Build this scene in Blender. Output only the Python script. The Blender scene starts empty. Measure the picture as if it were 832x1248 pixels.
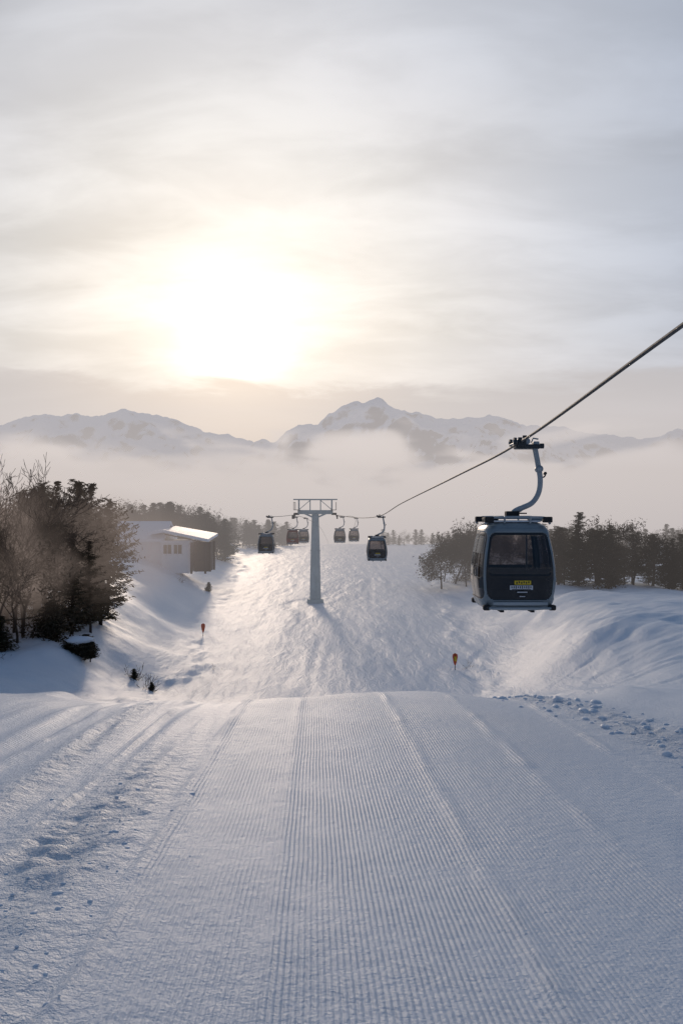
import bpy, math, numpy as np
from mathutils import Vector, Matrix
rng = np.random.default_rng(7)
scene = bpy.context.scene
PI = math.pi

# ---------------------------------------------------------------- helpers
def link(o):
    scene.collection.objects.link(o); return o

def mesh_from(name, V, F, mats=(), midx=None, smooth=False):
    me = bpy.data.meshes.new(name)
    V = np.asarray(V, dtype=np.float64)
    if isinstance(F, np.ndarray):
        n, k = F.shape
        me.vertices.add(len(V)); me.vertices.foreach_set('co', V.astype(np.float32).ravel())
        me.loops.add(n*k); me.loops.foreach_set('vertex_index', F.astype(np.int32).ravel())
        me.polygons.add(n)
        me.polygons.foreach_set('loop_start', np.arange(0, n*k, k, dtype=np.int32))
        me.polygons.foreach_set('loop_total', np.full(n, k, dtype=np.int32))
        me.update(calc_edges=True)
    else:
        me.from_pydata([tuple(v) for v in V], [], F)
    for m in mats: me.materials.append(m)
    if midx is not None:
        me.polygons.foreach_set('material_index', np.asarray(midx, dtype=np.int32))
    me.polygons.foreach_set('use_smooth', np.full(len(me.polygons), smooth, dtype=bool))
    me.update()
    return me

class MB:
    def __init__(s): s.V=[]; s.F=[]; s.M=[]
    def add(s, V, F, m=0):
        o=len(s.V); s.V.extend([tuple(v) for v in V]); s.F.extend([tuple(i+o for i in f) for f in F]); s.M.extend([m]*len(F))
    def box(s, c, d, m=0, rz=0.0, rx=0.0, ry=0.0, bev=0.0):
        R = Matrix.Rotation(rz,3,'Z') @ Matrix.Rotation(ry,3,'Y') @ Matrix.Rotation(rx,3,'X')
        hx,hy,hz=[q/2 for q in d]
        if bev<=0:
            P=[(x,y,z) for x in(-hx,hx) for y in(-hy,hy) for z in(-hz,hz)]
            F=[(0,1,3,2),(4,6,7,5),(0,4,5,1),(2,3,7,6),(0,2,6,4),(1,5,7,3)]
        else:
            b=min(bev,hx*.9,hy*.9,hz*.9)
            import bmesh
            bm=bmesh.new(); bmesh.ops.create_cube(bm,size=1)
            for v in bm.verts: v.co=Vector((v.co.x*d[0],v.co.y*d[1],v.co.z*d[2]))
            bmesh.ops.bevel(bm,geom=bm.edges[:],offset=b,segments=2,affect='EDGES',profile=.5)
            bm.verts.ensure_lookup_table()
            P=[tuple(v.co) for v in bm.verts]; F=[tuple(v.index for v in f.verts) for f in bm.faces]; bm.free()
        s.add([Vector(c)+R@Vector(p) for p in P],F,m)
    def tube(s, pts, r, n=8, m=0, cap=True):
        pts=[Vector(p) for p in pts]
        if not hasattr(r,'__len__'): r=[r]*len(pts)
        V=[];F=[]
        prev=None
        for i,p in enumerate(pts):
            t=(pts[min(i+1,len(pts)-1)]-pts[max(i-1,0)]).normalized()
            if prev is None:
                a=Vector((0,0,1)) if abs(t.z)<.9 else Vector((1,0,0))
                u=t.cross(a).normalized()
            else:
                u=(prev-t*prev.dot(t)).normalized()
            prev=u; w=t.cross(u)
            for k in range(n):
                an=2*PI*k/n
                V.append(p+(u*math.cos(an)+w*math.sin(an))*r[i])
        for i in range(len(pts)-1):
            for k in range(n):
                F.append((i*n+k,i*n+(k+1)%n,(i+1)*n+(k+1)%n,(i+1)*n+k))
        if cap:
            F.append(tuple(range(n-1,-1,-1))); F.append(tuple((len(pts)-1)*n+k for k in range(n)))
        s.add(V,F,m)
    def cyl(s, c, ax, r, l, n=16, m=0):
        c=Vector(c); ax=Vector(ax).normalized()
        s.tube([c-ax*l/2,c+ax*l/2],r,n,m)
    def mesh(s,name,mats,smooth=False):
        return mesh_from(name,s.V,s.F,mats,s.M,smooth)

def spline(P,n):
    P=[Vector(p) for p in P]; out=[]
    for i in range(len(P)-1):
        p0=P[max(i-1,0)];p1=P[i];p2=P[i+1];p3=P[min(i+2,len(P)-1)]
        for k in range(n):
            t=k/n
            out.append(.5*((2*p1)+(p2-p0)*t+(2*p0-5*p1+4*p2-p3)*t*t+(3*p1-p0-3*p2+p3)*t**3))
    out.append(P[-1]); return out

def sstep(a,b,x):
    t=np.clip((x-a)/(b-a),0,1); return t*t*(3-2*t)
def vn(x,y,seed=0):
    xi=np.floor(x); yi=np.floor(y); fx=x-xi; fy=y-yi
    fx=fx*fx*fx*(fx*(fx*6-15)+10); fy=fy*fy*fy*(fy*(fy*6-15)+10)
    def h(a,b):
        q=np.sin(a*127.1+b*311.7+seed*74.7)*43758.5453
        return q-np.floor(q)
    return (h(xi,yi)*(1-fx)+h(xi+1,yi)*fx)*(1-fy)+(h(xi,yi+1)*(1-fx)+h(xi+1,yi+1)*fx)*fy
def fbm(x,y,seed=0,o=4,g=.5):
    a=1.;s=0.;n=0.
    for i in range(o):
        s=s+a*(vn(x,y,seed+i*3.1)-.5)*2; n+=a; a*=g
        x,y=x*1.62*1.0+y*1.18,-x*1.18+y*1.62
    return s/n
def ridged(x,y,seed=0,o=6):
    a=1.;s=0.;n=0.
    for i in range(o):
        s=s+a*(1-np.abs(vn(x,y,seed+i*3.1)-.5)*2); n+=a; a*=.5
        x,y=x*1.62+y*1.18,-x*1.18+y*1.62
    return s/n

# ---------------------------------------------------------------- materials
def newmat(name):
    m=bpy.data.materials.new(name); m.use_nodes=True
    nt=m.node_tree; nt.nodes.clear()
    return m,nt
class G:
    """tiny node helper"""
    def __init__(s,nt): s.nt=nt
    def n(s,t,**kw):
        nd=s.nt.nodes.new(t)
        for k,v in kw.items(): setattr(nd,k,v)
        return nd
    def put(s,sock,v):
        if isinstance(v,bpy.types.NodeSocket): s.nt.links.new(v,sock)
        else: sock.default_value=v
    def m(s,op,a,b=None,c=None,clamp=False):
        nd=s.n('ShaderNodeMath',operation=op); nd.use_clamp=clamp
        s.put(nd.inputs[0],a)
        if b is not None: s.put(nd.inputs[1],b)
        if c is not None: s.put(nd.inputs[2],c)
        return nd.outputs[0]
    def vm(s,op,a,b=None):
        nd=s.n('ShaderNodeVectorMath',operation=op)
        s.put(nd.inputs[0],a)
        if b is not None: s.put(nd.inputs[1],b)
        return nd.outputs['Value'] if op in('DOT_PRODUCT','LENGTH') else nd.outputs[0]
    def ss(s,a,b,x):
        nd=s.n('ShaderNodeMapRange',interpolation_type='SMOOTHSTEP')
        s.put(nd.inputs[0],x); nd.inputs[1].default_value=a; nd.inputs[2].default_value=b
        return nd.outputs[0]
    def mix(s,f,a,b,bt='MIX'):
        nd=s.n('ShaderNodeMix',data_type='RGBA',blend_type=bt)
        s.put(nd.inputs[0],f); s.put(nd.inputs[6],a); s.put(nd.inputs[7],b)
        return nd.outputs[2]
    def noise(s,vec,scale,detail=3,rough=.55,dist=0):
        nd=s.n('ShaderNodeTexNoise'); s.put(nd.inputs['Vector'],vec)
        nd.inputs['Scale'].default_value=scale; nd.inputs['Detail'].default_value=detail
        nd.inputs['Roughness'].default_value=rough; nd.inputs['Distortion'].default_value=dist
        return nd.outputs[0]
    def attr(s,name):
        return s.n('ShaderNodeAttribute',attribute_name=name).outputs['Fac']

def pmat(name,col,rough=.5,metal=0.,col2=None,nscale=5,bump=0,bscale=40,spec=.5):
    m,nt=newmat(name); g=G(nt)
    out=g.n('ShaderNodeOutputMaterial'); p=g.n('ShaderNodeBsdfPrincipled')
    nt.links.new(p.outputs[0],out.inputs[0])
    tc=g.n('ShaderNodeTexCoord').outputs['Object']
    c2=col2 if col2 else tuple(q*.75 for q in col)
    f=g.ss(.3,.7,g.noise(tc,nscale,4))
    g.put(p.inputs['Base Color'],g.mix(f,(*col,1),(*c2,1)))
    p.inputs['Metallic'].default_value=metal
    g.put(p.inputs['Roughness'],g.m('MULTIPLY_ADD',g.noise(tc,nscale*3,3),.2,rough-.1))
    p.inputs['Specular IOR Level'].default_value=spec
    if bump:
        b=g.n('ShaderNodeBump'); b.inputs['Strength'].default_value=bump; b.inputs['Distance'].default_value=.02
        g.put(b.inputs['Height'],g.noise(tc,bscale,3)); nt.links.new(b.outputs[0],p.inputs['Normal'])
    return m

M_paint=pmat('cabin_grey_paint',(.26,.30,.32),.32,.1,(.21,.25,.27),3)
M_black=pmat('cabin_black_panel',(.012,.014,.017),.22,0,(.02,.022,.025),3)
M_rubber=pmat('black_rubber',(.02,.02,.022),.7)
M_steel=pmat('galvanised_steel',(.42,.46,.48),.5,.2,(.32,.36,.38),2,.2,30)
M_tower=pmat('tower_steel',(.56,.62,.60),.55,.05,(.46,.52,.51),1.2)
M_dark=pmat('dark_metal',(.05,.055,.06),.5,.4)
M_cable=pmat('cable_steel',(.07,.072,.075),.6,.2)
M_red=pmat('red_paint',(.22,.03,.025),.5)
M_white=pmat('white_render_wall',(.84,.84,.85),.85,0,(.78,.78,.80),1)
M_wood=pmat('dark_timber',(.09,.06,.045),.8)
M_wing=pmat('window_glass_dark',(.02,.022,.028),.15)
M_yellow=pmat('yellow_label',(.85,.62,.03),.5,0,(.8,.55,.03))
M_lbl=pmat('white_label',(.75,.76,.78),.5,0,(.7,.7,.72))
M_orange=pmat('orange_marker',(.80,.13,.02),.6,0,(.65,.08,.02))
M_seat=pmat('seat_fabric',(.05,.05,.06),.8)
M_bark=pmat('bark',(.060,.045,.036),.9,0,(.035,.028,.024),6,.4,20,spec=.2)
M_twig=pmat('twigs',(.085,.060,.045),.9,0,(.05,.038,.03),1,spec=.1)
def folmat(name,a,b):
    m,nt=newmat(name); g=G(nt)
    out=g.n('ShaderNodeOutputMaterial'); d=g.n('ShaderNodeBsdfDiffuse'); t=g.n('ShaderNodeBsdfTranslucent')
    tc=g.n('ShaderNodeTexCoord').outputs['Object']
    c=g.mix(g.ss(.35,.65,g.noise(tc,1.3,3)),(*a,1),(*b,1))
    g.put(d.inputs[0],c); g.put(t.inputs[0],c)
    mx=g.n('ShaderNodeMixShader'); mx.inputs[0].default_value=.3
    nt.links.new(d.outputs[0],mx.inputs[1]); nt.links.new(t.outputs[0],mx.inputs[2]); nt.links.new(mx.outputs[0],out.inputs[0])
    return m
M_needle=folmat('conifer_needles',(.050,.050,.034),(.120,.092,.058))
M_pine=folmat('pine_needles',(.045,.052,.038),(.085,.082,.058))
M_brown=folmat('winter_crown',(.060,.050,.036),(.115,.088,.060))

# glass
M_glass,nt=newmat('cabin_tinted_glass'); g=G(nt)
out=g.n('ShaderNodeOutputMaterial'); tr=g.n('ShaderNodeBsdfTransparent'); tr.inputs[0].default_value=(.46,.43,.42,1)
gl=g.n('ShaderNodeBsdfGlossy'); gl.inputs['Roughness'].default_value=.05; gl.inputs[0].default_value=(.8,.85,.9,1)
lw=g.n('ShaderNodeLayerWeight'); lw.inputs[0].default_value=.35
mx=g.n('ShaderNodeMixShader'); g.put(mx.inputs[0],g.m('MULTIPLY_ADD',lw.outputs['Fresnel'],.6,.04))
nt.links.new(tr.outputs[0],mx.inputs[1]); nt.links.new(gl.outputs[0],mx.inputs[2]); nt.links.new(mx.outputs[0],out.inputs[0])

# snow
def snowmat(name,terrain=True):
    m,nt=newmat(name); g=G(nt)
    out=g.n('ShaderNodeOutputMaterial'); p=g.n('ShaderNodeBsdfPrincipled'); nt.links.new(p.outputs[0],out.inputs[0])
    pos=g.n('ShaderNodeTexCoord').outputs['Object']
    c=g.mix(g.ss(.35,.65,g.noise(pos,.25,2)),(.79,.84,.90,1),(.84,.88,.93,1))
    p.inputs['Roughness'].default_value=.5
    p.inputs['Specular IOR Level'].default_value=.22
    if terrain:
        groom=g.attr('groomed'); rough=g.attr('rough'); lane=g.attr('lane')
        wob=g.m('MULTIPLY',g.noise(pos,.6,1),.035)
        ph=g.m('MULTIPLY',g.m('ADD',lane,wob),2*PI/.056)
        w=g.m('MULTIPLY_ADD',g.m('SINE',ph),.5,.5)
        w=g.m('POWER',w,.7)
        damage=g.ss(.36,.60,g.noise(pos,.9,4,.65))
        amp=g.m('MULTIPLY',groom,g.m('MULTIPLY_ADD',damage,.65,.35))
        cord=g.m('MULTIPLY',w,g.m('MULTIPLY',amp,.0105))
        fine=g.m('MULTIPLY',g.noise(pos,26,3,.7),g.m('MULTIPLY_ADD',rough,.028,.017))
        med=g.m('MULTIPLY',g.noise(pos,6,3,.6),g.m('MULTIPLY_ADD',rough,.10,.026))
        mp=g.n('ShaderNodeMapping'); g.put(mp.inputs[0],pos); mp.inputs['Scale'].default_value=(1.5,.30,1); mp.inputs['Rotation'].default_value=(0,0,.12)
        st=g.m('MULTIPLY',g.noise(mp.outputs[0],1.0,4,.62,1.2),g.m('MULTIPLY',g.attr('track'),.11))
        h=g.m('ADD',g.m('ADD',cord,fine),g.m('ADD',med,st))
        b=g.n('ShaderNodeBump'); b.inputs['Strength'].default_value=1.; b.inputs['Distance'].default_value=1.
        g.put(b.inputs['Height'],h); nt.links.new(b.outputs[0],p.inputs['Normal'])
    else:
        b=g.n('ShaderNodeBump'); b.inputs['Strength'].default_value=.5; b.inputs['Distance'].default_value=.03
        g.put(b.inputs['Height'],g.noise(pos,9,4)); nt.links.new(b.outputs[0],p.inputs['Normal'])
    g.put(p.inputs['Base Color'],c)
    return m
M_snow=snowmat('snow_ground'); M_snow2=snowmat('snow_cover',False)

# ---------------------------------------------------------------- terrain
yt=np.arange(-120,9000,.5)
def prof(pts,w=3.0):
    a=np.array(pts,float); z=np.interp(yt,a[:,0],a[:,1])
    k=int(w/.5)*2+1; ker=np.hanning(k+2)[1:-1]; ker/=ker.sum()
    zp=np.pad(z,k,mode='edge'); z=np.convolve(zp,ker,'same')[k:-k]
    return z
far=[(420,-26),(700,-110),(2000,-300),(9000,-300)]
ZC=prof([(-120,7.6),(22,-5.18),(25,-5.80),(30,-7.1),(35,-8.5),(42,-10.3),(50,-11.4),(60,-11.8),(80,-12.),(110,-12.2),(150,-11.6),(200,-10.9),(260,-10.9),(320,-12.5)]+far,2.6)
ZL=prof([(-120,7.6),(22,-5.2),(30,-6.7),(38,-7.9),(44,-8.2),(50,-7.6),(56,-6.9),(70,-6.6),(95,-6.9),(125,-6.9),(160,-7.6),(200,-8.3),(300,-9.5)]+far,5)
ZR=prof([(-120,7.6),(22,-5.3),(30,-5.95),(38,-5.75),(46,-5.5),(60,-6.6),(90,-8.5),(130,-9.3),(200,-9.8),(300,-11.)]+far,5)
TR=[(-6.,1.0,.020,.3),(-4.2,.8,.026,1.9),(-1.0,1.2,.018,4.0),(2.2,.9,.024,2.6),(5.0,1.0,.02,.9),(-9.,1.4,.02,3.3),(7.6,1.0,.022,1.2)]
def ground(x,y,fine=True):
    x=np.asarray(x,float); y=np.asarray(y,float)
    c=np.interp(y+fbm(x*.16,y*0+3,5,3)*2.6*sstep(12,20,y),yt,ZC); l=np.interp(y,yt,ZL); r=np.interp(y,yt,ZR)
    wx=fbm(x*.06+9,y*.06,11,2)*3.0*sstep(24,40,y)
    xl=np.interp(y,[0,23,40,50,70,110,200,300],[-9,-9,-9.5,-11,-12,-14.5,-24,-30])+wx
    xr=np.interp(y,[0,23,50,80,110,200,300],[6.6,7.6,8.6,10.5,14,18,24])-wx*.6
    ww=np.clip((y-50)*.10,0,8)
    tl=sstep(0,1,(xl-x)/(9.5+ww*.8)); tr=sstep(0,1,(x-xr)/(10+ww))
    z=c*(1-tl-tr)+l*tl+r*tr
    bank=np.maximum(tl,tr)
    nearfade=sstep(500,350,y)
    z=z+bank*nearfade*(fbm(x*.16,y*.13,2,3)*.50*sstep(14,40,y)+fbm(x*.5,y*.4,4,4,.55)*.26)
    z=z+tr*nearfade*.12*np.maximum(ridged(x*.3+y*.12,y*.35-x*.1,91,4)-.55,0)*2*sstep(24,34,y)*sstep(120,70,y)
    z=z+nearfade*.22*np.exp(-((x-xr-1.0)/.9)**2)*(fbm(x*.6,y*.25,17,3)+.4)*sstep(8,26,y)
    z=z+nearfade*.34*np.exp(-((xl-x-1.0)/.9)**2)*(fbm(x*.6,y*.25,19,3)+.4)*sstep(26,36,y)
    mid=(1-bank)*sstep(25,34,y)*nearfade
    xs=x+y*.02
    z=z+mid*(fbm(xs*.30+fbm(x*.06,y*.03,8,2)*2,y*.03,21,4)*.18*sstep(260,90,y)+fbm(xs*.9,y*.25,23,3)*.06)
    # faint ski and groomer tracks down the run
    for (x0,a,f,p) in TR:
        xc=x0*(1+.003*y)+a*np.sin(y*f*2.2+p)-.02*y
        q=x-xc
        z=z+mid*sstep(190,90,y)*.034*(-np.exp(-(q/.38)**2)+.5*np.exp(-((np.abs(q)-.65)/.3)**2))*sstep(.35,.75,vn(y*.045,y*0+x0,77))
    # fore piste : lane steps and seams
    s=x+.031*y
    fore=sstep(27,23,y)*sstep(9,7,np.abs(s))
    for sc,a in ((-5.6,.05),(-3.7,.07),(-1.95,.055),(-.42,.030),(1.9,.040),(3.7,.035),(5.7,.05)):
        z=z+fore*a*np.exp(-((s-sc)/.07)**2)*(1+.9*fbm(s*3,y*1.5,31,3))
    z=z+fore*fbm(s*.5,y*.07,41,2)*.05
    z=z+fore*sstep(-1.5,-2.6,s)*fbm(s*1.9,y*.16,43,3)*.10
    rl=rough_mask(x,y)
    z=z+rl*(fbm(x*2.6,y*2.2,51,4)*.10+np.maximum(fbm(x*5,y*4.,53,3),0)*.10)
    # ski tracks curving over right bank
    for k,(a,b) in enumerate(((34.5,.12),(36.5,.10),(40.0,.05),(43.0,.16),(31.5,.03))):
        yc=a+b*(x-12)+1.2*np.sin(x*.22+k*.8)
        m=sstep(9,13,x)*sstep(34,26,x)*(.45+.55*vn(x*.3,y*0+k,71))
        z=z+m*(-.060*np.exp(-((y-yc)/.22)**2)+.03*np.exp(-((y-yc-.5)/.25)**2))
    return z
def rough_mask(x,y):
    s=x+.031*y
    a=np.exp(-((s+2.9+.25*fbm(x*.3,y*.3,61,2))/.75)**2)*sstep(19,12,y)*(.65+.5*fbm(x*.5,y*.4,63,2))
    xb=np.interp(y,[8,14,18,24,30],[7.8,6.9,6.6,5.6,5.0])
    b=np.exp(-((x-xb)/.85)**2)*sstep(10,17,y)*sstep(31,27,y)*(.7+.5*fbm(x*.4,y*.3,65,2))
    c=np.exp(-((s+4.6)/.35)**2)*sstep(24,22,y)*sstep(8,14,y)*.6
    return np.clip(a+b+c,0,1)
def gz(x,y): return float(ground(np.array([x]),np.array([y]))[0])

def axis_x():
    c=list(np.arange(0,11,.12)); d=.12; x=c[-1]
    while x<7000: d*=1.028; x+=d; c.append(x)
    c=np.array(c); return np.concatenate([-c[:0:-1],c])
def axis_y():
    a=[-100,-60,-30,-12,-5,0,2]; y=2.
    a=list(a)+list(np.arange(2.5,4.6,.5)); y=4.6; a=a+[y]
    while y<8900:
        d=.05 if y<9 else (.0055*y if y<330 else .03*y)
        if 22<y<60: d=min(d,.16)
        y+=d; a.append(y)
    return np.array(a)
X=axis_x(); Y=axis_y()
XX,YY=np.meshgrid(X,Y)
ZZ=ground(XX,YY)
nx,ny=len(X),len(Y)
idx=np.arange(nx*ny).reshape(ny,nx)
F=np.stack([idx[:-1,:-1],idx[:-1,1:],idx[1:,1:],idx[1:,:-1]],-1).reshape(-1,4)
me=mesh_from('snow_ground',np.stack([XX,YY,ZZ],-1).reshape(-1,3),F,[M_snow],None,True)
S=XX+.031*YY
R=rough_mask(XX,YY)
gm=sstep(26,23.6,YY)*sstep(7.2,6.0,S+.5*0)*sstep(-9.5,-8.5,S)*(1-np.clip(R*1.6,0,1))
lanef=np.interp(S,[-9,-5.7,-5.5,-3.8,-3.6,-2.0,-1.9,-.46,-.38,1.86,1.94,3.66,3.74,5.6],[.5,.5,.25,.3,.15,.2,.75,.75,1.,1.,.7,.7,.5,.5])
gm=gm*np.where(YY<30,1,0)*lanef
track=sstep(24,30,YY)*sstep(330,250,YY)*np.clip(1-np.maximum(sstep(9,14,np.abs(XX)-YY*.04),0),0.0,1)
for nm,a in (('groomed',gm),('rough',R),('lane',S),('track',track)):
    at=me.attributes.new(nm,'FLOAT','POINT'); at.data.foreach_set('value',a.ravel().astype(np.float32))
link(bpy.data.objects.new('snow_ground',me))
print('terrain',nx,ny)

# snow clumps (debris from grooming)
import bmesh
bm=bmesh.new(); bmesh.ops.create_icosphere(bm,subdivisions=2,radius=1)
IV=np.array([v.co[:] for v in bm.verts]); IF=np.array([[v.index for v in f.verts] for f in bm.faces]); bm.free()
Vs=[];Fs=[];o=0
def clump(x,y,r):
    global o
    z=gz(x,y)
    n=1+.35*fbm(IV[:,0]*1.7+x*9,IV[:,1]*1.7+IV[:,2]*1.3+y*7,3,3)
    a=rng.uniform(0,6.28); ca,sa=math.cos(a),math.sin(a)
    P=IV*n[:,None]*np.array([r*rng.uniform(.8,1.5),r*rng.uniform(.8,1.3),r*rng.uniform(.4,.7)])
    P=np.stack([P[:,0]*ca-P[:,1]*sa,P[:,0]*sa+P[:,1]*ca,P[:,2]],-1)+np.array([x,y,z+r*.05])
    Vs.append(P);Fs.append(IF+o);o+=len(P)
for i in range(190):
    y=rng.uniform(14,28); xb=np.interp(y,[8,14,18,24,30],[7.8,6.9,6.6,5.6,5.0])
    clump(xb+rng.normal()*.6,y,min(.14,.02+abs(rng.exponential(.034))))
for i in range(260):
    y=rng.uniform(5.5,14); clump(-2.9-.031*y+rng.normal()*.5,y,min(.04,.006+rng.exponential(.008)))
link(bpy.data.objects.new('snow_clumps',mesh_from('snow_clumps',np.concatenate(Vs),np.concatenate(Fs),[M_snow2],None,True)))

# ---------------------------------------------------------------- mountains
M_mtn,nt=newmat('mountain_snow_rock'); g=G(nt)
out=g.n('ShaderNodeOutputMaterial'); p=g.n('ShaderNodeBsdfDiffuse'); nt.links.new(p.outputs[0],out.inputs[0])
geo=g.n('ShaderNodeNewGeometry'); sep=g.n('ShaderNodeSeparateXYZ'); nt.links.new(geo.outputs['Normal'],sep.inputs[0])
pos=g.n('ShaderNodeTexCoord').outputs['Object']
k=g.m('ADD',sep.outputs[2],g.m('MULTIPLY',g.m('SUBTRACT',g.noise(pos,.005,7,.68),.5),1.0))
g.put(p.inputs[0],g.mix(g.ss(.52,.70,k),(.11,.105,.11,1),(.88,.90,.93,1)))
def mountain(name,y0,wid,pts,seed,amp):
    a=np.array(pts,float); xs=(a[:,0]-416)/1000*y0; hs=(624-a[:,1])/1000*y0
    x=np.linspace(xs[0],xs[-1],520); y=np.linspace(y0-wid,y0+wid*.7,200)
    A,B=np.meshgrid(x,y)
    Hc=np.interp(A+fbm(A*.002,B*.002,seed+3,3)*150,xs,hs)
    t=np.abs(B-y0)/wid
    r=ridged(A*.0016,B*.0016,seed,6)
    Z=-320+(Hc+320)*(1-t**1.05*.95)+ (r-.72)*amp*(.25+np.clip(t*3,0,1)) + fbm(A*.008,B*.008,seed+9,4)*amp*.09
    i=np.arange(A.size).reshape(A.shape)
    Fq=np.stack([i[:-1,:-1],i[:-1,1:],i[1:,1:],i[1:,:-1]],-1).reshape(-1,4)
    link(bpy.data.objects.new(name,mesh_from(name,np.stack([A,B,Z],-1).reshape(-1,3),Fq,[M_mtn],None,True)))
mountain('snowy_mountain',6200,1500,[(120,640),(200,590),(255,556),(300,536),(350,520),(385,510),(410,498),(445,486),(475,495),(520,502),(560,507),(600,506),(650,515),(700,524),(760,540),(832,560),(950,620)],3,440)
mountain('snowy_mountain',8000,1900,[(-300,560),(-150,530),(-50,520),(0,517),(50,508),(100,503),(150,498),(180,503),(220,513),(270,526),(330,540),(420,548),(520,535),(600,520),(660,520),(720,524),(770,532),(800,530),(832,522),(880,512),(960,520),(1100,560)],8,450)

# ---------------------------------------------------------------- fog volumes
Sdir=Vector((-.130,1,.205)).normalized()
def boxobj(name,lo,hi,mat):
    mb=MB(); mb.box([(a+b)/2 for a,b in zip(lo,hi)],[b-a for a,b in zip(lo,hi)])
    me=mb.mesh(name,[mat]); return link(bpy.data.objects.new(name,me))
def volmat(name):
    m,nt=newmat(name); g=G(nt); out=g.n('ShaderNodeOutputMaterial')
    ab=g.n('ShaderNodeVolumeAbsorption'); ab.inputs[0].default_value=(0,0,0,1)
    em=g.n('ShaderNodeEmission'); ad=g.n('ShaderNodeAddShader')  # emission glow stands in for daylight scattered inside the fog
    nt.links.new(ab.outputs[0],ad.inputs[0]); nt.links.new(em.outputs[0],ad.inputs[1]); nt.links.new(ad.outputs[0],out.inputs['Volume'])
    return m,g,ab,em
m,g,ab,em=volmat('valley_fog')
pos=g.n('ShaderNodeNewGeometry').outputs['Position']
sp=g.n('ShaderNodeSeparateXYZ'); g.put(sp.inputs[0],pos)
mp=g.n('ShaderNodeMapping'); g.put(mp.inputs[0],pos); mp.inputs['Scale'].default_value=(.0022,.0010,.0060)
n1=g.noise(mp.outputs[0],1.0,2.5,.6,.5)
top=g.m('MULTIPLY_ADD',n1,1000,-300)
d=g.m('DIVIDE',g.m('SUBTRACT',top,sp.outputs[2]),110,clamp=True)
d=g.m('MULTIPLY',g.m('POWER',d,1.5),g.ss(440,300,sp.outputs[2]))
dens=g.m('MULTIPLY',d,.0048)
g.put(ab.inputs['Density'],dens); g.put(em.inputs['Strength'],dens)
wx=g.m('DIVIDE',g.m('ADD',sp.outputs[0],600),2000); sunglow=g.m('EXPONENT',g.m('MULTIPLY',g.m('MULTIPLY',wx,wx),-1))  # sun glow put into the fog colour around the sun's azimuth
fc=g.mix(sunglow,(.62,.595,.62,1),(.86,.775,.73,1))
lowdark=g.ss(-250,190,sp.outputs[2])
fc=g.mix(lowdark,g.mix(.65,fc,(.37,.36,.40,1)),fc)
g.put(em.inputs[0],fc)
m.cycles.volume_step_rate=.6
boxobj('valley_fog',(-3200,2500,-330),(3200,4600,440),m)
m,g,ab,em=volmat('mountain_haze')
ab.inputs['Density'].default_value=.00023; em.inputs['Strength'].default_value=.00023; em.inputs[0].default_value=(.77,.72,.72,1)  # haze glows brightly to lift the shaded mountain faces behind it
boxobj('mountain_haze',(-5500,3300,-340),(5500,5900,730),m)
m,g,ab,em=volmat('light_haze')
ab.inputs['Density'].default_value=.0024; em.inputs['Strength'].default_value=.0024; em.inputs[0].default_value=(.54,.485,.465,1)
boxobj('light_haze',(-300,62,-40),(300,420,22),m)
# drifting mist among the trees on the left bank
m,g,ab,em=volmat('drifting_mist')
pos=g.n('ShaderNodeNewGeometry').outputs['Position']
rel=g.vm('DIVIDE',g.vm('SUBTRACT',pos,(-21,53,-2.2)),(15,9,5.6))
fall=g.ss(1.0,.2,g.vm('LENGTH',rel))
nn=g.ss(.38,.68,g.noise(pos,.16,2,.55,.5))
dens=g.m('MULTIPLY',g.m('MULTIPLY',fall,nn),.17)
g.put(ab.inputs['Density'],dens); g.put(em.inputs['Strength'],dens); em.inputs[0].default_value=(.46,.36,.31,1)
m.cycles.volume_step_rate=.8
boxobj('drifting_mist',(-35,44,-9),(-6.5,60,3.4),m)

# ---------------------------------------------------------------- trees
def quads(C,U,Wd):
    """C centers(n,3), U half-length vec, Wd half-width vec"""
    n=len(C); V=np.stack([C-U-Wd,C-U+Wd,C+U+Wd*.5,C+U-Wd*.5],1).reshape(-1,3)
    return V,np.arange(4*n).reshape(n,4)
def tubes4(P0,P1,r0,r1):
    d=P1-P0; L=np.linalg.norm(d,axis=1,keepdims=True)+1e-9; t=d/L
    a=np.where(np.abs(t[:,2:3])<.9,np.array([[0,0,1.]]),np.array([[1.,0,0]]))
    u=np.cross(t,a); u/=np.linalg.norm(u,axis=1,keepdims=True); w=np.cross(t,u)
    ks=[(1,0),(0,1),(-1,0),(0,-1)]
    V=[];
    for (P,r) in ((P0,r0),(P1,r1)):
        for c,s_ in ks: V.append(P+(u*c+w*s_)*r[:,None])
    V=np.stack(V,1).reshape(-1,3); n=len(P0); b=np.arange(n)[:,None]*8
    F=np.concatenate([b+np.array([[k,(k+1)%4,4+(k+1)%4,4+k]]) for k in range(4)],0)
    return V,F
def combine(parts):
    V=[];F=[];M=[];o=0
    for v,f,m in parts:
        V.append(v);F.append(f+o);M.append(np.full(len(f),m));o+=len(v)
    return np.concatenate(V),np.concatenate(F),np.concatenate(M)
def rv(r,n): 
    v=r.normal(size=(n,3)); return v/np.linalg.norm(v,axis=1,keepdims=True)
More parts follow.
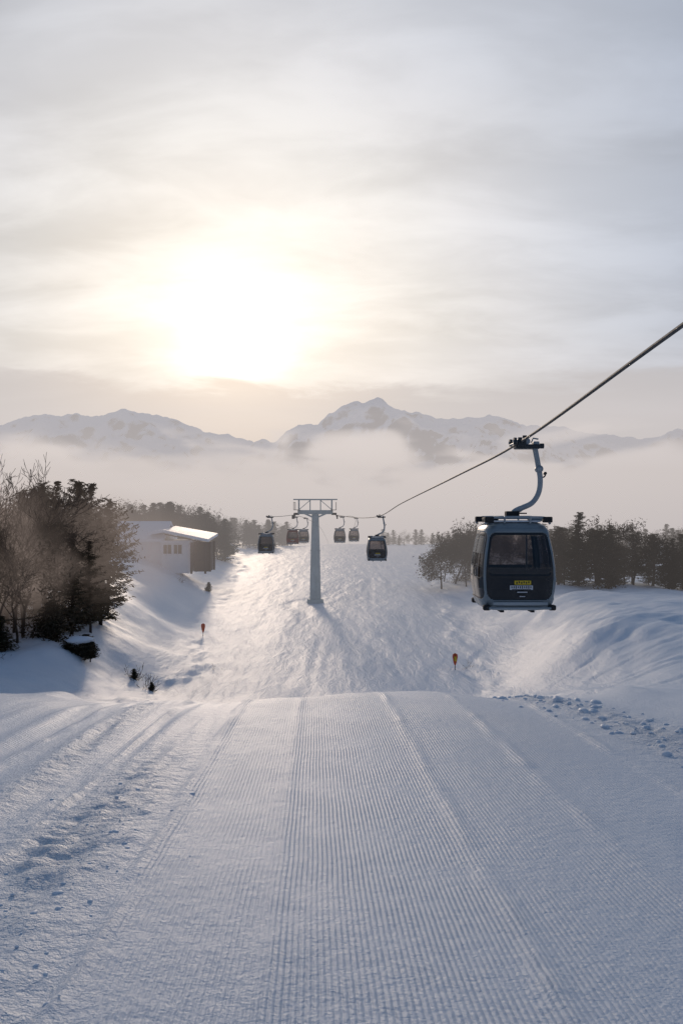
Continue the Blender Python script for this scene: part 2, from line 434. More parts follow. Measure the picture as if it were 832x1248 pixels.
def conifer(seed,h=9.,Rr=1.9,dens=1.,lo=.10,big=1.,pw=.85):
    r=np.random.default_rng(seed)
    tr=[];
    zs=np.linspace(-.4,h*.97,9); jx=np.cumsum(r.normal(size=9)*.05); jy=np.cumsum(r.normal(size=9)*.05)
    P=np.stack([jx,jy,zs],-1); rad=.15*h/9*(1-zs.clip(0)/h)+.012
    tv=tubes4(P[:-1],P[1:],rad[:-1],rad[1:])
    C=[];U=[];B0=[];B1=[]
    z=lo*h
    lobes=r.uniform(0,6.28,3)
    while z<h*.985:
        t=(z/h-lo)/(1-lo)
        rr=Rr*((1-t)**pw)*(1.0 if t>.12 else .6+3.3*t)*r.uniform(.75,1.15)+.08
        nb=int(r.integers(5,9))
        for k in range(nb):
            az=r.uniform(0,6.28)
            L=rr*r.uniform(.45,1.2)*(1+.22*math.cos(az*2-lobes[0])+.2*math.cos(az*3+lobes[1]+z*.7))
            dr=r.uniform(-.35,-.05)+ .5*t
            nn=max(2,int(L/.16*dens))
            s=np.linspace(.12,1,nn)**.8
            cx=math.cos(az);sy=math.sin(az)
            bx=np.interp(z,zs,jx);by=np.interp(z,zs,jy)
            P=np.stack([bx+cx*L*s,by+sy*L*s,z+L*(dr*s+.22*s*s)],-1)
            B0.append((bx,by,z));B1.append(tuple(P[-1]))
            for q in range(3):
                off=rv(r,nn)*np.array([.16,.16,.09])*(.5+.6*L/Rr)
                C.append(P+off)
                sd=r.choice([-1,1],nn)[:,None]
                dirn=np.stack([cx*.7-sy*.8*sd[:,0],sy*.7+cx*.8*sd[:,0],r.uniform(-.7,.1,nn)],-1)+rv(r,nn)*.4
                dirn/=np.linalg.norm(dirn,axis=1,keepdims=True)
                U.append(dirn*r.uniform(.08,.19,nn)[:,None]*big)
        z+=h*r.uniform(.016,.032)
    C=np.concatenate(C);U=np.concatenate(U)
    Wd=np.cross(U,rv(r,len(U))); Wd/=np.linalg.norm(Wd,axis=1,keepdims=True)+1e-9; Wd*=r.uniform(.02,.055,len(U))[:,None]*big
    B0=np.array(B0);B1=np.array(B1)
    b=tubes4(B0,B1,np.full(len(B0),.022),np.full(len(B0),.006))
    q=quads(C,U,Wd)
    return combine([(tv[0],tv[1],0),(b[0],b[1],0),(q[0],q[1],1)])
def branching(seed,h=10.,depth=6,spread=.5,up=.35,r0=.13,trunk=.28):
    r=np.random.default_rng(seed); S=[];tips=[]
    def rec(p,d,L,rad,k):
        n=3
        for i in range(n):
            d2=d+r.normal(size=3)*.13+np.array([0,0,up*.18]); d2/=np.linalg.norm(d2)
            q=p+d2*L/n; S.append((p,q,rad,rad*.86)); p=q;d=d2;rad*=.86
            if k>0 and (i>0 or k<depth):
                a=rv(r,1)[0]; a-=d*a.dot(d); a/=np.linalg.norm(a)+1e-9
                e=d*(1-spread*.6)+a*spread*1.3; e/=np.linalg.norm(e)
                rec(p,e,L*r.uniform(.5,.75),rad*.62,k-1)
        if k>0: 
            rec(p,d,L*.7,rad*.8,k-1)
        else: tips.append(p)
    rec(np.array([0,0,-.4]),np.array([0,0,1.]),h*trunk,r0,depth)
    P0=np.array([s[0] for s in S]);P1=np.array([s[1] for s in S])
    r0_=np.array([s[2] for s in S]).clip(.009);r1_=np.array([s[3] for s in S]).clip(.007)
    sc=h/P1[:,2].max()
    return P0*sc,P1*sc,r0_,r1_,np.array(tips)*sc
def baretree(seed,h):
    P0,P1,a,b,t=branching(seed,h,5,.5,.5,.13,.30)
    v=tubes4(P0,P1,a.clip(.012),b.clip(.010)); return combine([(v[0],v[1],0)])
def wintertree(seed,h,nl=9):
    P0,P1,a,b,t=branching(seed,h,4,.62,.25,.16,.20)
    r=np.random.default_rng(seed+5)
    v=tubes4(P0,P1,a,b)
    C=np.repeat(t,nl,0); C=C+r.normal(size=C.shape)*.38
    U=rv(r,len(C))*r.uniform(.10,.24,len(C))[:,None]
    Wd=np.cross(U,rv(r,len(U)));Wd/=np.linalg.norm(Wd,axis=1,keepdims=True)+1e-9; Wd*=r.uniform(.03,.08,len(U))[:,None]
    q=quads(C,U,Wd); return combine([(v[0],v[1],0),(q[0],q[1],1)])
def tree_obj(name,me,x,y,s,rz,sx=1.):
    o_=link(bpy.data.objects.new(name,me)); o_.location=(x,y,gz(x,y)-.1); o_.scale=(s*sx,s*sx,s); o_.rotation_euler=(0,0,rz); return o_
con=[]
for i in range(6):
    V,Fq,Mi=conifer(100+i,9.,[1.9,2.2,1.7,2.4,2.0,2.3][i],1.,[.06,.04,.12,.08,.2,.25][i],1.,[.85,.7,.9,.6,.55,.5][i])
    con.append(mesh_from('conifer_mesh',V,Fq,[M_bark,M_needle],Mi))
bare=[]
for i in range(3):
    V,Fq,Mi=baretree(200+i,10.); bare.append(mesh_from('bare_mesh',V,Fq,[M_twig],Mi)); print('bare',len(Fq))
win=[]
for i in range(3):
    V,Fq,Mi=wintertree(300+i,9.,16); win.append(mesh_from('winter_mesh',V,Fq,[M_bark,M_brown],Mi)); print('win',len(Fq))
for i,(x,y,h) in enumerate([(-17.0,54,8.8),(-16.0,58,9.5),(-15.0,56,8.6),(-14.6,58,8.1),(-19.2,58,8.6),(-21,60,8.4),(-23,57,8.8),(-18.8,62,9.3),(-16.8,64,9.8),(-14.8,52.5,6.6),(-22,66,9.0),(-25,60,9.0),(-16.0,65,9.0),(-14.2,54.5,6.2),(-24,52,7.8),(-20.2,55,7.4),(-18.4,57,8.4),(-26,66,9.4),(-20,70,9.4),(-28,64,9.0),(-21.0,52.5,7.8),(-21.6,49.5,8.2),(-17.6,52,6.6)]):
    tree_obj('conifer_tree',con[(i*5+3)%6],x-2.5,y,h/9,i*1.3,1.08)
for i,(x,y,h) in enumerate([(-18.2,55,8.0),(-20.0,53.5,7.6),(-16.6,55.5,7.8),(-22.2,55,8.0),(-19.0,49.5,6.8)]):
    tree_obj('winter_tree',win[i%3],x-2.2,y,h/9,i*1.9,1.0)
for i,(x,y,h) in enumerate([(-19.9,51,11.4),(-18.2,52,9.4),(-20.9,53,11.0),(-19.0,50,8.6),(-21.5,50,9.6),(-17.6,53,8.8),(-20.4,49,9.0),(-18.8,48.6,6.5)]):
    tree_obj('bare_tree',bare[i%3],x-.4,y,h/10,i*2.1)
for i,(x,y,h) in enumerate([(15.6,128,8.4),(18.0,132,9.6),(20.6,130,9.4),(22.8,134,8.4),(17.,138,8.6),(24.6,130,6.5),(19.2,126,8.2)]):
    tree_obj('winter_tree',win[i%3],x,y,h/9,i*1.7,1.05)
r=np.random.default_rng(3)
for i in range(38):
    u=i/37; x=24+u*24+r.uniform(-1,1); y=100-u*10+r.uniform(-6,6)
    h=6.0+r.uniform(-1.8,1.6)+(.9 if u<.2 else 0)
    if i%5==2: tree_obj('winter_tree',win[i%3],x,y,h/9,i*1.7,1.1)
    else: tree_obj('conifer_tree',con[(i*5+i//6)%6],x,y,h/9,i*1.1,r.uniform(1.15,1.7))
# distant tree line : one mesh
lowc=[conifer(400+i,9.,2.2,.45,.05,1.9,.6) for i in range(3)]
loww=[wintertree(420+i,9.,7) for i in range(2)]
def masst(name,spots,mats):
    parts=[];r=np.random.default_rng(len(spots))
    V=[];F=[];M=[];o=0
    for (x,y,h,k) in spots:
        v,f,m=(lowc[k%3] if k<3 else loww[k-3])
        s=h/9; a=r.uniform(0,6.28); ca,sa=math.cos(a),math.sin(a)
        q=np.stack([(v[:,0]*ca-v[:,1]*sa)*s*1.25+x,(v[:,0]*sa+v[:,1]*ca)*s*1.25+y,v[:,2]*s+gz(x,y)-.1],-1)
        V.append(q);F.append(f+o);M.append(m if k<3 else np.where(m==1,2,0));o+=len(q)
    link(bpy.data.objects.new(name,mesh_from(name,np.concatenate(V),np.concatenate(F),mats,np.concatenate(M))))
sp_=[]
for i in range(50):
    y=r.uniform(165,205); x=-(.135+.17*i/49)*y+r.uniform(-1,1); sp_.append((x,y,r.uniform(8.,10.4),int(r.integers(1,5))))
for i in range(32):
    y=r.uniform(240,290); x=-(.04+.11*i/31)*y; sp_.append((x-6,y,r.uniform(6.5,9.),int(r.integers(0,5))))
masst('distant_tree_line',sp_,[M_bark,M_pine,M_brown])
sp_=[]
for i in range(40):
    y=r.uniform(170,220); x=(.14+.32*i/39)*y; sp_.append((x,y,r.uniform(5,7.5),int(r.integers(0,5))))
for i in range(16):
    y=r.uniform(270,320); x=(.05+.10*i/15)*y; sp_.append((x,y,r.uniform(3.5,6.),int(r.integers(0,5))))
masst('distant_tree_line',sp_,[M_bark,M_pine,M_brown])
# shrubs on the banks
def shrub(seed,h):
    P0,P1,a,b,t=branching(seed,h,3,.6,.3,.02,.3); 
    v=tubes4(P0,P1,a.clip(.006),b.clip(.006)); return combine([(v[0],v[1],0)])
V,Fq,Mi=shrub(5,1.); shm=mesh_from('shrub_mesh',V,Fq,[M_bark],Mi)
V,Fq,Mi=conifer(600,2.,.6,1.6,.05,.7); smallc=mesh_from('sapling_mesh',V,Fq,[M_bark,M_needle],Mi)
for i,(x,y,h) in enumerate([(-12.0,51,1.2),(-12.3,51.6,1.0),(-13.0,52,1.1),(-19,45,.9),(-13.3,51.5,.9),(-9.5,62,.6),(9.6,62,.8),(-22,112,1.4),(18.5,135,1.6)]):
    tree_obj('bare_shrub',shm,x,y,h,i)
for i,(x,y,h) in enumerate([(-19.6,47.5,2.1),(-17.8,50.5,2.4),(-19.0,117,1.4),(-11.9,51.3,.6),(-13.1,51.8,.7)]):
    tree_obj('conifer_sapling',smallc,x,y,h/2,i,1.2)
# snow-laden bush
e=link(bpy.data.objects.new('snow_covered_bush',None)); bx,by=-15.6,49.; e.location=(bx,by,gz(bx,by))
for k,(dx,dy,h) in enumerate([(-.5,0,1.2),(.3,.2,1.4),(.7,-.2,1.0)]):
    o_=link(bpy.data.objects.new('stems',smallc)); o_.parent=e; o_.location=(dx,dy,-.1); o_.scale=(h*.8,h*.8,h*.5); o_.rotation_euler=(0,0,k)
n=1+.5*fbm(IV[:,0]*1.4+4,IV[:,1]*1.4+IV[:,2],3,3)
cv=IV*n[:,None]*np.array([.85,.55,.26])+np.array([0,-.05,1.0])
o_=link(bpy.data.objects.new('snow_cap',mesh_from('snow_cap',cv,IF,[M_snow2],None,True))); o_.parent=e

# ---------------------------------------------------------------- gondola cabin
def cabin_shell():
    prof_=[(-3.77,.74),(-3.74,.82),(-3.68,.875),(-3.55,.925),(-3.3,.975),(-3.05,1.0),(-2.8,.99),(-2.5,.945),(-2.2,.875),(-2.05,.83),(-1.95,.775),(-1.88,.71),(-1.84,.62),(-1.82,.5)]
    pz=np.array([q[0] for q in prof_]);pw=np.array([q[1] for q in prof_])
    zs=np.unique(np.concatenate([np.linspace(-3.77,-1.82,105),pz])); nr=len(zs)
    w=np.interp(zs,pz,pw); w[2:-2]=np.convolve(w,np.ones(5)/5,'valid')
    th=np.linspace(0,2*PI,4001); n=4.6
    cx=np.sign(np.cos(th))*np.abs(np.cos(th))**(2/n); cy=np.sign(np.sin(th))*np.abs(np.sin(th))**(2/n)
    L=np.concatenate([[0],np.cumsum(np.hypot(np.diff(cx),np.diff(cy)))]); N=360
    s=np.linspace(0,L[-1],N+1)[:-1]; cx=np.interp(s,L,cx);cy=np.interp(s,L,cy)
    def sd(u,z,hu,z0,z1,rr):
        qx=np.abs(u)-hu+rr; qz=np.abs(z-(z0+z1)/2)-(z1-z0)/2+rr
        return np.hypot(np.maximum(qx,0),np.maximum(qz,0))+np.minimum(np.maximum(qx,qz),0)-rr
    CX,Zg=np.meshgrid(cx,zs); CY,_=np.meshgrid(cy,zs); W=np.repeat(w[:,None],N,1)
    def fields(CX,CY,Z):
        fr=np.abs(CY)>np.abs(CX)
        u=np.where(fr,CX,CY)
        blk=sd(u,Z,.835,-3.52,-2.04,.16)
        g1=sd(u,Z,.78,-2.98,-2.11,.10)
        gl=sd(np.abs(u)-.42,Z,.345,-3.05,-2.11,.08)
        glass=np.where(fr,g1,gl)
        return fr,u,blk,glass
    fr,u,blk,glass=fields(CX,CY,Zg)
    off=-.018*sstep(.01,-.01,blk)-.008*sstep(.01,-.01,glass)
    seam=(~fr)&(np.abs(u)<.012)&(Zg<-2.05); off=off-.015*seam
    Xv=CX*(.91*W+off); Yv=CY*(.95*W+off)
    V=np.stack([Xv-.16,Yv,Zg],-1).reshape(-1,3)
    i=np.arange(nr*N).reshape(nr,N); j=np.roll(i,-1,1)
    F=np.stack([i[:-1],j[:-1],j[1:],i[1:]],-1).reshape(-1,4)
    def cc(a): b=(a+np.roll(a,-1,1))/2; return (b[:-1]+b[1:])/2
    _,u2,b2,g2=fields(cc(CX),cc(CY),cc(Zg))
    Mx=np.where(g2<0,2,np.where(b2<0,1,0)).ravel()
    V=list(map(tuple,V));Fl=[tuple(int(q) for q in f) for f in F];Ml=list(Mx)
    V.append((-.16,0,-1.79)); t=len(V)-1; b0=(nr-1)*N
    for k in range(N): Fl.append((b0+k,b0+(k+1)%N,t)); Ml.append(0)
    V.append((-.16,0,-3.77)); t=len(V)-1
    for k in range(N): Fl.append(((k+1)%N,k,t)); Ml.append(3)
    return mesh_from('cabin_shell',V,Fl,[M_paint,M_black,M_glass,M_rubber],Ml,True)
shell=cabin_shell()
mb=MB()  # interior
mb.box((-.16,0,-3.60),(1.4,1.5,.06),0)
for s_ in(-1,1):
    mb.box((-.16,s_*.58,-3.28),(1.35,.42,.08),1,bev=.02)
    mb.box((-.16,s_*.80,-3.05),(1.30,.06,.40),1,bev=.02)
    mb.box((-.16+s_*.0,s_*.58,-3.45),(1.2,.3,.26),0)
for px in(.22,-.75): mb.tube([(px,.2,-3.57),(px,.2,-1.95)],.02,8,2)
mb.box((-.16,0,-1.93),(1.0,1.1,.04),0)
interior=mb.mesh('interior',[M_rubber,M_seat,M_steel])
mb=MB()  # roof frame
for y in(-.62,.62):
    mb.tube(spline([(-.88,y,-1.86),(-.80,y,-1.74),(-.6,y,-1.71),(.28,y,-1.71),(.48,y,-1.74),(.56,y,-1.86)],5),.028,8,0)
    for x in(-.80,.50): mb.box((x,y,-1.76),(.20,.16,.13),1,bev=.02)
    for x in(-.45,.12): mb.tube([(x,y,-1.71),(x,y,-1.84)],.022,8,0)
for x in(-.45,.12): mb.tube([(x,-.72,-1.705),(x,.72,-1.705)],.032,8,0)
mb.box((-.16,0,-1.72),(.72,.34,.07),0,bev=.015)
mb.box((-.16,0,-1.64),(.30,.24,.14),1,bev=.02)
mb.box((-.68,-.1,-1.76),(.30,.5,.10),1,bev=.03); mb.box((.34,-.1,-1.76),(.24,.5,.09),2,bev=.03)
mb.tube([(.02,-.66,-1.62),(.02,.66,-1.62)],.018,6,1)
mb.box((-.16,-.02,-1.80),(1.05,1.1,.035),3,bev=.015)
roof=mb.mesh('roof_rack',[M_steel,M_rubber,M_paint,M_snow2])
mb=MB()  # hanger
pts=spline([(-.16,0,-1.72),(-.12,0,-1.60),(.06,0,-1.50),(.30,0,-1.38),(.45,0,-1.15),(.49,0,-.85),(.44,0,-.5),(.37,0,-.12)],6)
mb.tube(pts,[.07]*12+[.062]*(len(pts)-12),12,0)
mb.tube(spline([(.49,0,-.80),(.58,0,-.78),(.62,0,-.70)],4),.018,6,1)
mb.cyl((.60,0,-.70),(0,1,0),.035,.1,10,1)
mb.cyl((.46,0,-.60),(0,1,0),.085,.16,12,0)
hanger=mb.mesh('hanger_arm',[M_steel,M_dark],True)
mb=MB()  # grip
mb.box((.18,0,-.09),(.56,.34,.10),0,bev=.03)
mb.box((.02,0,-.01),(.20,.50,.17),0,bev=.03)
mb.box((.38,0,-.06),(.14,.22,.18),1,bev=.02)
for y in(-.24,.24):
    mb.cyl((-.14,y,.02),(1,0,0),.085,.06,16,0); mb.cyl((-.14,y,.02),(1,0,0),.035,.10,10,1)
    mb.cyl((.08,y,.12),(0,0,1),.05,.06,12,0)
mb.tube([(-.16,-.25,-.03),(-.16,.25,-.03)],.022,8,1)
for y in(-.12,.02,.14): mb.cyl((.16,y,.03),(0,1,0),.075,.025,14,1)
mb.cyl((.52,0,-.07),(1,0,0),.06,.10,14,0)
mb.tube([(.26,-.1,.0),(.30,-.1,.1),(.42,-.1,.08)],.02,6,1)
grip=mb.mesh('cable_grip',[M_dark,M_steel])
mb=MB()  # bumper & skid
for (x,y) in((-.88,-.78),(.56,-.78),(-.88,.78),(.56,.78)): mb.box((x,y,-3.70),(.16,.16,.12),0,bev=.03)
mb.tube([(-.84,-.85,-3.71),(.52,-.85,-3.71)],.03,8,1)
mb.box((-.16,-.90,-3.60),(1.20,.03,.07),1,bev=.01)
for x in(-.5,.18): mb.box((x,0,-3.80),(.08,1.2,.06),0)
bump=mb.mesh('bumper',[M_rubber,M_steel])
mb=MB()  # labels on the lower panel
yf=-.95*.985-.004
def lab(x,z,w,h,m,t=.006): mb.box((x,yf-t/2,z),(w,.012+t,h),m,bev=0)
lab(-.12,-3.135,.36,.085,0)
for k in range(6): lab(-.25+k*.052,-3.135+(.006 if k%2 else -.004),.028,.045,2,.010)
lab(-.15,-3.245,.50,.095,1)
for k in range(10): lab(-.36+k*.046,-3.235,.022,.04+.010*((k*7)%3),2,.010)
lab(-.15,-3.283,.42,.012,2,.010)
lab(-.13,-3.345,.22,.02,1)
lab(-.13,-3.44,.12,.014,1)
labels=mb.mesh('labels',[M_yellow,M_lbl,M_black])
def gondola(x,y,z,tint=None):
    e=link(bpy.data.objects.new('gondola_cabin',None)); e.location=(x,y,z); e.empty_display_size=.5
    for nm,m_ in(('shell',shell),('interior',interior),('roof_rack',roof),('hanger_arm',hanger),('cable_grip',grip),('bumper',bump),('labels',labels)):
        o_=link(bpy.data.objects.new(nm,m_)); o_.parent=e
        if tint is not None and nm=='shell':
            o_.material_slots[0].link='OBJECT'; o_.material_slots[0].material=tint
            o_.material_slots[1].link='OBJECT'; o_.material_slots[1].material=tint
    return e
gondola(4.08,18.9,1.59)
gondola(3.17,70,-.36)
gondola(-7.6,85,-.48)
gondola(-6.65,115,-.70,M_red)
gondola(-5.7,127,-.95)
gondola(-.10,120,-.70)
gondola(2.15,132,-.95)

# cables
mb=MB()
R1=[(4.5,-14,4.0),(4.08,0,2.93),(4.08,9.8,2.24),(4.08,18.9,1.59),(3.92,28.3,1.22),(3.56,48.6,.52),(3.17,70,-.36),(1.6,88,-.62),(-.55,110,-.42),(-.10,120,-.68),(2.15,132,-.93),(3.,200,-4),(3,330,-13)]
mb.tube(spline(R1,10),.030,8,0)
link(bpy.data.objects.new('haul_cable',mb.mesh('haul_cable',[M_cable],True)))
mb=MB()
mb.tube(spline([(-7.6,85,-.48),(-7.2,97,-.52),(-6.4,110,-.42),(-6.65,115,-.68),(-5.7,127,-.93),(-5,200,-4),(-5,330,-13)],8),.032,6,0)
link(bpy.data.objects.new('haul_cable',mb.mesh('haul_cable',[M_cable],True)))

# lift tower
tx,ty=-3.5,110.; tz=gz(tx,ty)
e=link(bpy.data.objects.new('lift_tower',None)); e.location=(tx,ty,0)
def part(nm,mb,mats,par,smooth=False):
    o_=link(bpy.data.objects.new(nm,mb.mesh(nm,mats,smooth))); o_.parent=par; return o_
mb=MB(); mb.tube([(0,0,tz-.5),(0,0,tz+.55)],[1.25,1.05],24,1); part('concrete_footing',mb,[M_tower,M_tower],e)
mb=MB(); mb.tube([(0,0,tz+.2),(0,0,tz+.35)],[.98,.98],24); mb.tube([(0,0,tz+.3),(0,0,-5.2),(0,0,-.3)],[.76,.62,.46],24)
mb.tube([(0,0,-5.25),(0,0,-5.1)],.68,24)
for k in range(26): mb.box((.0,-.74+.011*k,tz+1.2+k*.42),(.30,.10,.04),0)
part('mast',mb,[M_tower],e,False)
mb=MB()
mb.box((0,0,-.02),(4.7,.62,.55),0,bev=.06)
for s_ in(-1,1):
    mb.box((s_*.95,0,-.42),(1.5,.5,.22),0,ry=s_*-.42)
    mb.tube([(s_*2.2,0,.2),(s_*2.2,0,1.62)],.10,8)
    mb.tube([(s_*.7,0,.2),(s_*.7,0,1.62)],.07,8)
    mb.tube([(s_*2.2,0,.3),(s_*.7,0,1.58)],.05,6)
mb.box((0,0,1.68),(5.9,.28,.16),0); mb.box((0,-.5,1.60),(4.2,.06,.06),0)
part('crossarm',mb,[M_tower],e)
mb=MB()
for s_ in(-1,1):
    for yo in(0,):
        mb.box((s_*2.45,0,.28),(.7,4.6,.07),0)           # catwalk
        for yy in(-2.2,0,2.2): mb.tube([(s_*2.45+s_*.33,yy,.3),(s_*2.45+s_*.33,yy,1.3)],.03,6)
        mb.tube([(s_*2.78,-2.2,1.3),(s_*2.78,2.2,1.3)],.03,6)
part('catwalk',mb,[M_dark],e)
mb=MB()
for s_ in(-1,1):
    x=s_*2.93
    mb.box((x-s_*.2,0,-.30),(.16,4.4,.22),0)
    mb.box((s_*2.5,0,-.25),(.7,.3,.3),0)
    for k in range(8): mb.cyl((x,-2.1+k*.6,-.68),(1,0,0),.24,.16,14,1)
    for k in range(4): mb.box((x-s_*.12,-1.8+k*1.2,-.5),(.08,.7,.2),0)
part('sheave_trains',mb,[M_dark,M_rubber],e)

# ---------------------------------------------------------------- lodge
lz=-7.9
e=link(bpy.data.objects.new('white_lodge',None)); e.location=(-1.5,0,-.2)
mb=MB()
zb=lz-.8; eave=-3.95
mb.box((-28.2,124,(zb+eave)/2),(7.2,8,eave-zb),0)
mb.box((-22.6,122.5,(zb+eave)/2),(3.9,7,eave-zb),0)
def prism(x0,x1,y0,y1,z0,z1,ax,m=0):
    if ax=='x':
        P=[(x0,y0,z0),(x0,y1,z0),(x0,(y0+y1)/2,z1),(x1,y0,z0),(x1,y1,z0),(x1,(y0+y1)/2,z1)]
    else:
        P=[(x0,y0,z0),(x1,y0,z0),((x0+x1)/2,y0,z1),(x0,y1,z0),(x1,y1,z0),((x0+x1)/2,y1,z1)]
    mb.add(P,[(0,1,2),(5,4,3),(0,2,5,3),(1,4,5,2),(0,3,4,1)],m)
prism(-31.75,-24.65,120.05,127.95,eave+.002,-2.1,'x')
part('walls',mb,[M_white],e)
mb=MB()
def slope(p0,p1,p2,p3,t,m):
    P=[Vector(p) for p in (p0,p1,p2,p3)]; Q=[p+Vector((0,0,t)) for p in P]
    mb.add(P+Q,[(3,2,1,0),(4,5,6,7),(0,1,5,4),(1,2,6,5),(2,3,7,6),(3,0,4,7)],m)
slope((-32.4,119.2,-4.15),(-24.2,119.2,-4.15),(-24.2,124,-1.6),(-32.4,124,-1.6),.42,0)
slope((-24.2,128.8,-4.15),(-32.4,128.8,-4.15),(-32.4,124,-1.6),(-24.2,124,-1.6),.42,0)
slope((-26.4,118.2,-3.15),(-24.1,117.8,-2.75),(-24.1,127,-2.35),(-26.4,127,-2.95),.40,0)
slope((-24.1,117.8,-2.75),(-17.6,117.8,-4.10),(-17.6,127,-3.50),(-24.1,127,-2.35),.40,0)
part('snow_roof',mb,[M_snow2],e)
mb=MB()
for x in(-20.1,-18.1):
    for y in(118.3,122.5,126.5): mb.box((x,y,(zb-4.2)/2),(.28,.28,-4.2-zb),0)
mb.box((-21.0,118.05,-3.60),(5.9,.12,.14),0,ry=.21)
mb.box((-19.3,124,(zb-4.2)/2),(2.2,4,-4.3-zb),0)
mb.box((-19.2,118.3,-6.4),(2.1,.10,.9),0)
part('porch_timber',mb,[M_wood],e)
mb=MB()
for x,w,h,z in((-23.7,1.1,1.3,-5.2),(-22.2,1.1,1.3,-5.2)): mb.box((x,118.98,z),(w,.10,h),0)
part('windows_and_door',mb,[M_wing],e)
mb=MB()
for x in(-23.7,-22.2): 
    mb.box((x,118.92,-5.2),(.07,.06,1.3),0); mb.box((x,118.90,-4.51),(1.25,.1,.08),0); mb.box((x,118.90,-5.89),(1.25,.14,.08),0)
part('window_frames',mb,[M_white],e)

# piste markers
def marker(x,y,s,yel):
    z=gz(x,y); e=link(bpy.data.objects.new('piste_marker',None)); e.location=(x,y,z)
    mb=MB(); mb.tube([(0,0,-.4),(0,0,1.25*s)],.03,8); part('pole',mb,[M_dark],e)
    mb=MB(); mb.tube([(0,0,.35*s),(0,0,.55*s),(0,0,.95*s),(0,0,1.15*s),(0,0,1.22*s)],[.05,.12*s,.20*s,.18*s,.08],12)
    part('padding',mb,[M_orange],e,True)
    if yel:
        mb=MB(); mb.box((0,-.20*s,.85*s),(.16*s,.04,.34*s),0,bev=.01); part('warning_panel',mb,[M_yellow],e)
marker(8.5,61.5,1.0,True)
marker(-13.3,79,1.0,False)

# ---------------------------------------------------------------- world
w=bpy.data.worlds.new('World'); scene.world=w; w.use_nodes=True
nt=w.node_tree; nt.nodes.clear(); g=G(nt)
out=g.n('ShaderNodeOutputWorld'); bg=g.n('ShaderNodeBackground'); nt.links.new(bg.outputs[0],out.inputs[0])
elev=math.asin(Sdir.z); az=math.atan2(Sdir.x,Sdir.y)
sky=g.n('ShaderNodeTexSky'); sky.sky_type='NISHITA'; sky.sun_disc=False; sky.sun_elevation=elev; sky.sun_rotation=az
sky.dust_density=2.0
D=g.n('ShaderNodeTexCoord').outputs['Generated']
ang=g.m('ARCCOSINE',g.m('MINIMUM',g.vm('DOT_PRODUCT',D,tuple(Sdir)),1.0))
deg=g.m('MULTIPLY',ang,1/PI)
sp=g.n('ShaderNodeSeparateXYZ'); g.put(sp.inputs[0],D); ez=sp.outputs[2]
# cloud sheet coords : project direction on a high plane for perspective streaks
den=g.m('ADD',g.m('MAXIMUM',ez,0.0),.22)
cb=g.n('ShaderNodeCombineXYZ'); g.put(cb.inputs[0],g.m('DIVIDE',sp.outputs[0],den)); g.put(cb.inputs[1],g.m('DIVIDE',sp.outputs[1],den)); cb.inputs[2].default_value=1.3
mp=g.n('ShaderNodeMapping'); g.put(mp.inputs[0],cb.outputs[0]); mp.inputs['Scale'].default_value=(.8,1.5,1); mp.inputs['Rotation'].default_value=(0,0,.12)
n1=g.noise(mp.outputs[0],1.2,5,.5,.3)
n2=g.noise(mp.outputs[0],3.2,5,.55,.3)
ddist=g.m('ADD',deg,g.m('MULTIPLY',g.m('SUBTRACT',n1,.5),.04))
ramp=g.n('ShaderNodeValToRGB'); g.put(ramp.inputs[0],g.m('MAXIMUM',ddist,0.0))
cr=ramp.color_ramp; cr.interpolation='LINEAR'
K=3.
st=[(0,(2.0,1.9,1.74)),(2,(1.55,1.47,1.34)),(4,(1.13,1.075,1.0)),(6.5,(.975,.93,.875)),(10,(.87,.83,.79)),(14,(.77,.75,.735)),(19,(.67,.665,.685)),(25,(.55,.57,.625)),(34,(.42,.46,.545)),(46,(.17,.235,.35)),(65,(.078,.135,.24)),(180,(.05,.095,.185))]
while len(cr.elements)<len(st): cr.elements.new(.5)
for el,(a,c) in zip(cr.elements,st):
    el.position=a/180
for el,(a,c) in zip(cr.elements,st): el.color=(c[0]/K,c[1]/K,c[2]/K,1)
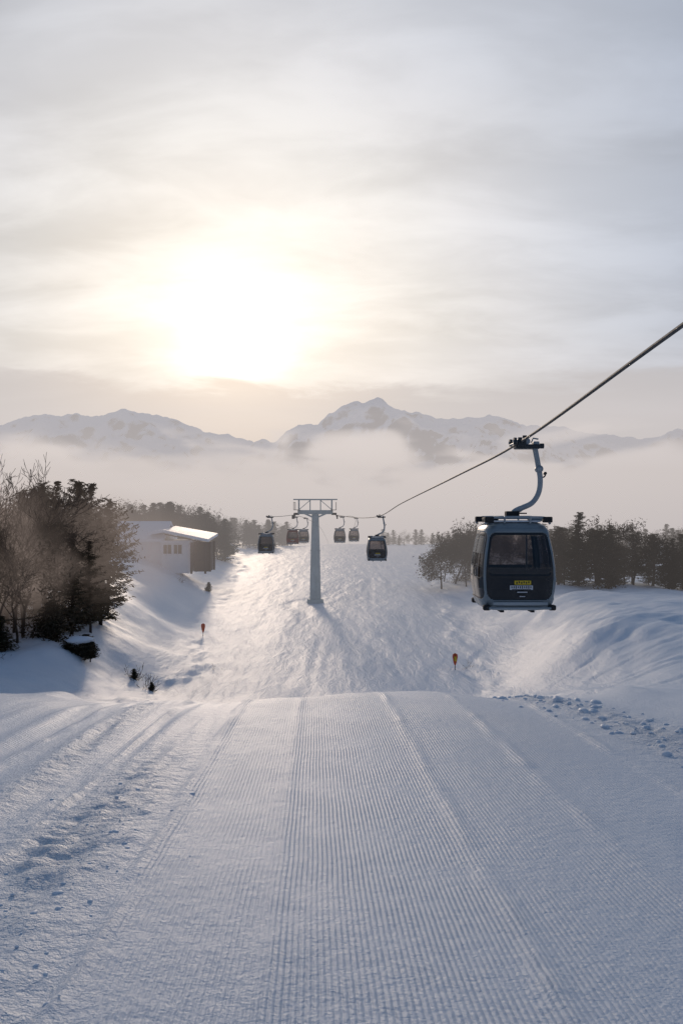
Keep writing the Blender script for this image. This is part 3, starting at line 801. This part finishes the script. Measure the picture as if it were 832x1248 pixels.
sc=g.n('ShaderNodeVectorMath',operation='SCALE'); g.put(sc.inputs[0],ramp.outputs[0]); sc.inputs['Scale'].default_value=K; col=sc.outputs[0]
mod=g.m('ADD',g.m('MULTIPLY',g.ss(.32,.68,n1),.26),g.m('MULTIPLY',g.ss(.35,.7,n2),.18))
mod=g.m('ADD',mod,.81)
sc=g.n('ShaderNodeVectorMath',operation='SCALE'); g.put(sc.inputs[0],col); g.put(sc.inputs['Scale'],mod); col=sc.outputs[0]
# low cloud bank near the horizon
mp2=g.n('ShaderNodeMapping'); g.put(mp2.inputs[0],D); mp2.inputs['Scale'].default_value=(3.2,3.2,16)
nb=g.noise(mp2.outputs[0],1.6,5,.6,.3)
edge=g.m('ADD',ez,g.m('MULTIPLY',g.m('SUBTRACT',nb,.5),.09))
bank=g.m('SUBTRACT',1.0,g.ss(.140,.160,edge))
bk=g.mix(g.ss(0,16/180,deg),(.74,.62,.54,1),(.46,.445,.465,1))
col=g.mix(g.m('MULTIPLY',bank,.80),col,bk)
ns=g.n('ShaderNodeVectorMath',operation='SCALE'); g.put(ns.inputs[0],sky.outputs[0]); ns.inputs['Scale'].default_value=.07
col=g.mix(.08,col,ns.outputs[0])
g.put(bg.inputs[0],col); bg.inputs[1].default_value=1.0
w.cycles.sampling_method='MANUAL'; w.cycles.sample_map_resolution=512

# sun
ld=bpy.data.lights.new('sun','SUN'); ld.energy=1.15; ld.angle=math.radians(5); ld.color=(1,.80,.62)
so=link(bpy.data.objects.new('sun',ld)); so.rotation_euler=Sdir.to_track_quat('Z','Y').to_euler(); so.location=(0,0,60)

# camera
cd=bpy.data.cameras.new('camera'); co=link(bpy.data.objects.new('camera',cd)); co.location=(0,0,0)
co.rotation_euler=(math.radians(90),0,0); cd.sensor_fit='VERTICAL'; cd.sensor_height=36; cd.lens=36*1000/1248
cd.clip_start=.1; cd.clip_end=20000
scene.camera=co
scene.view_settings.view_transform='Standard'; scene.view_settings.look='None'; scene.view_settings.exposure=0
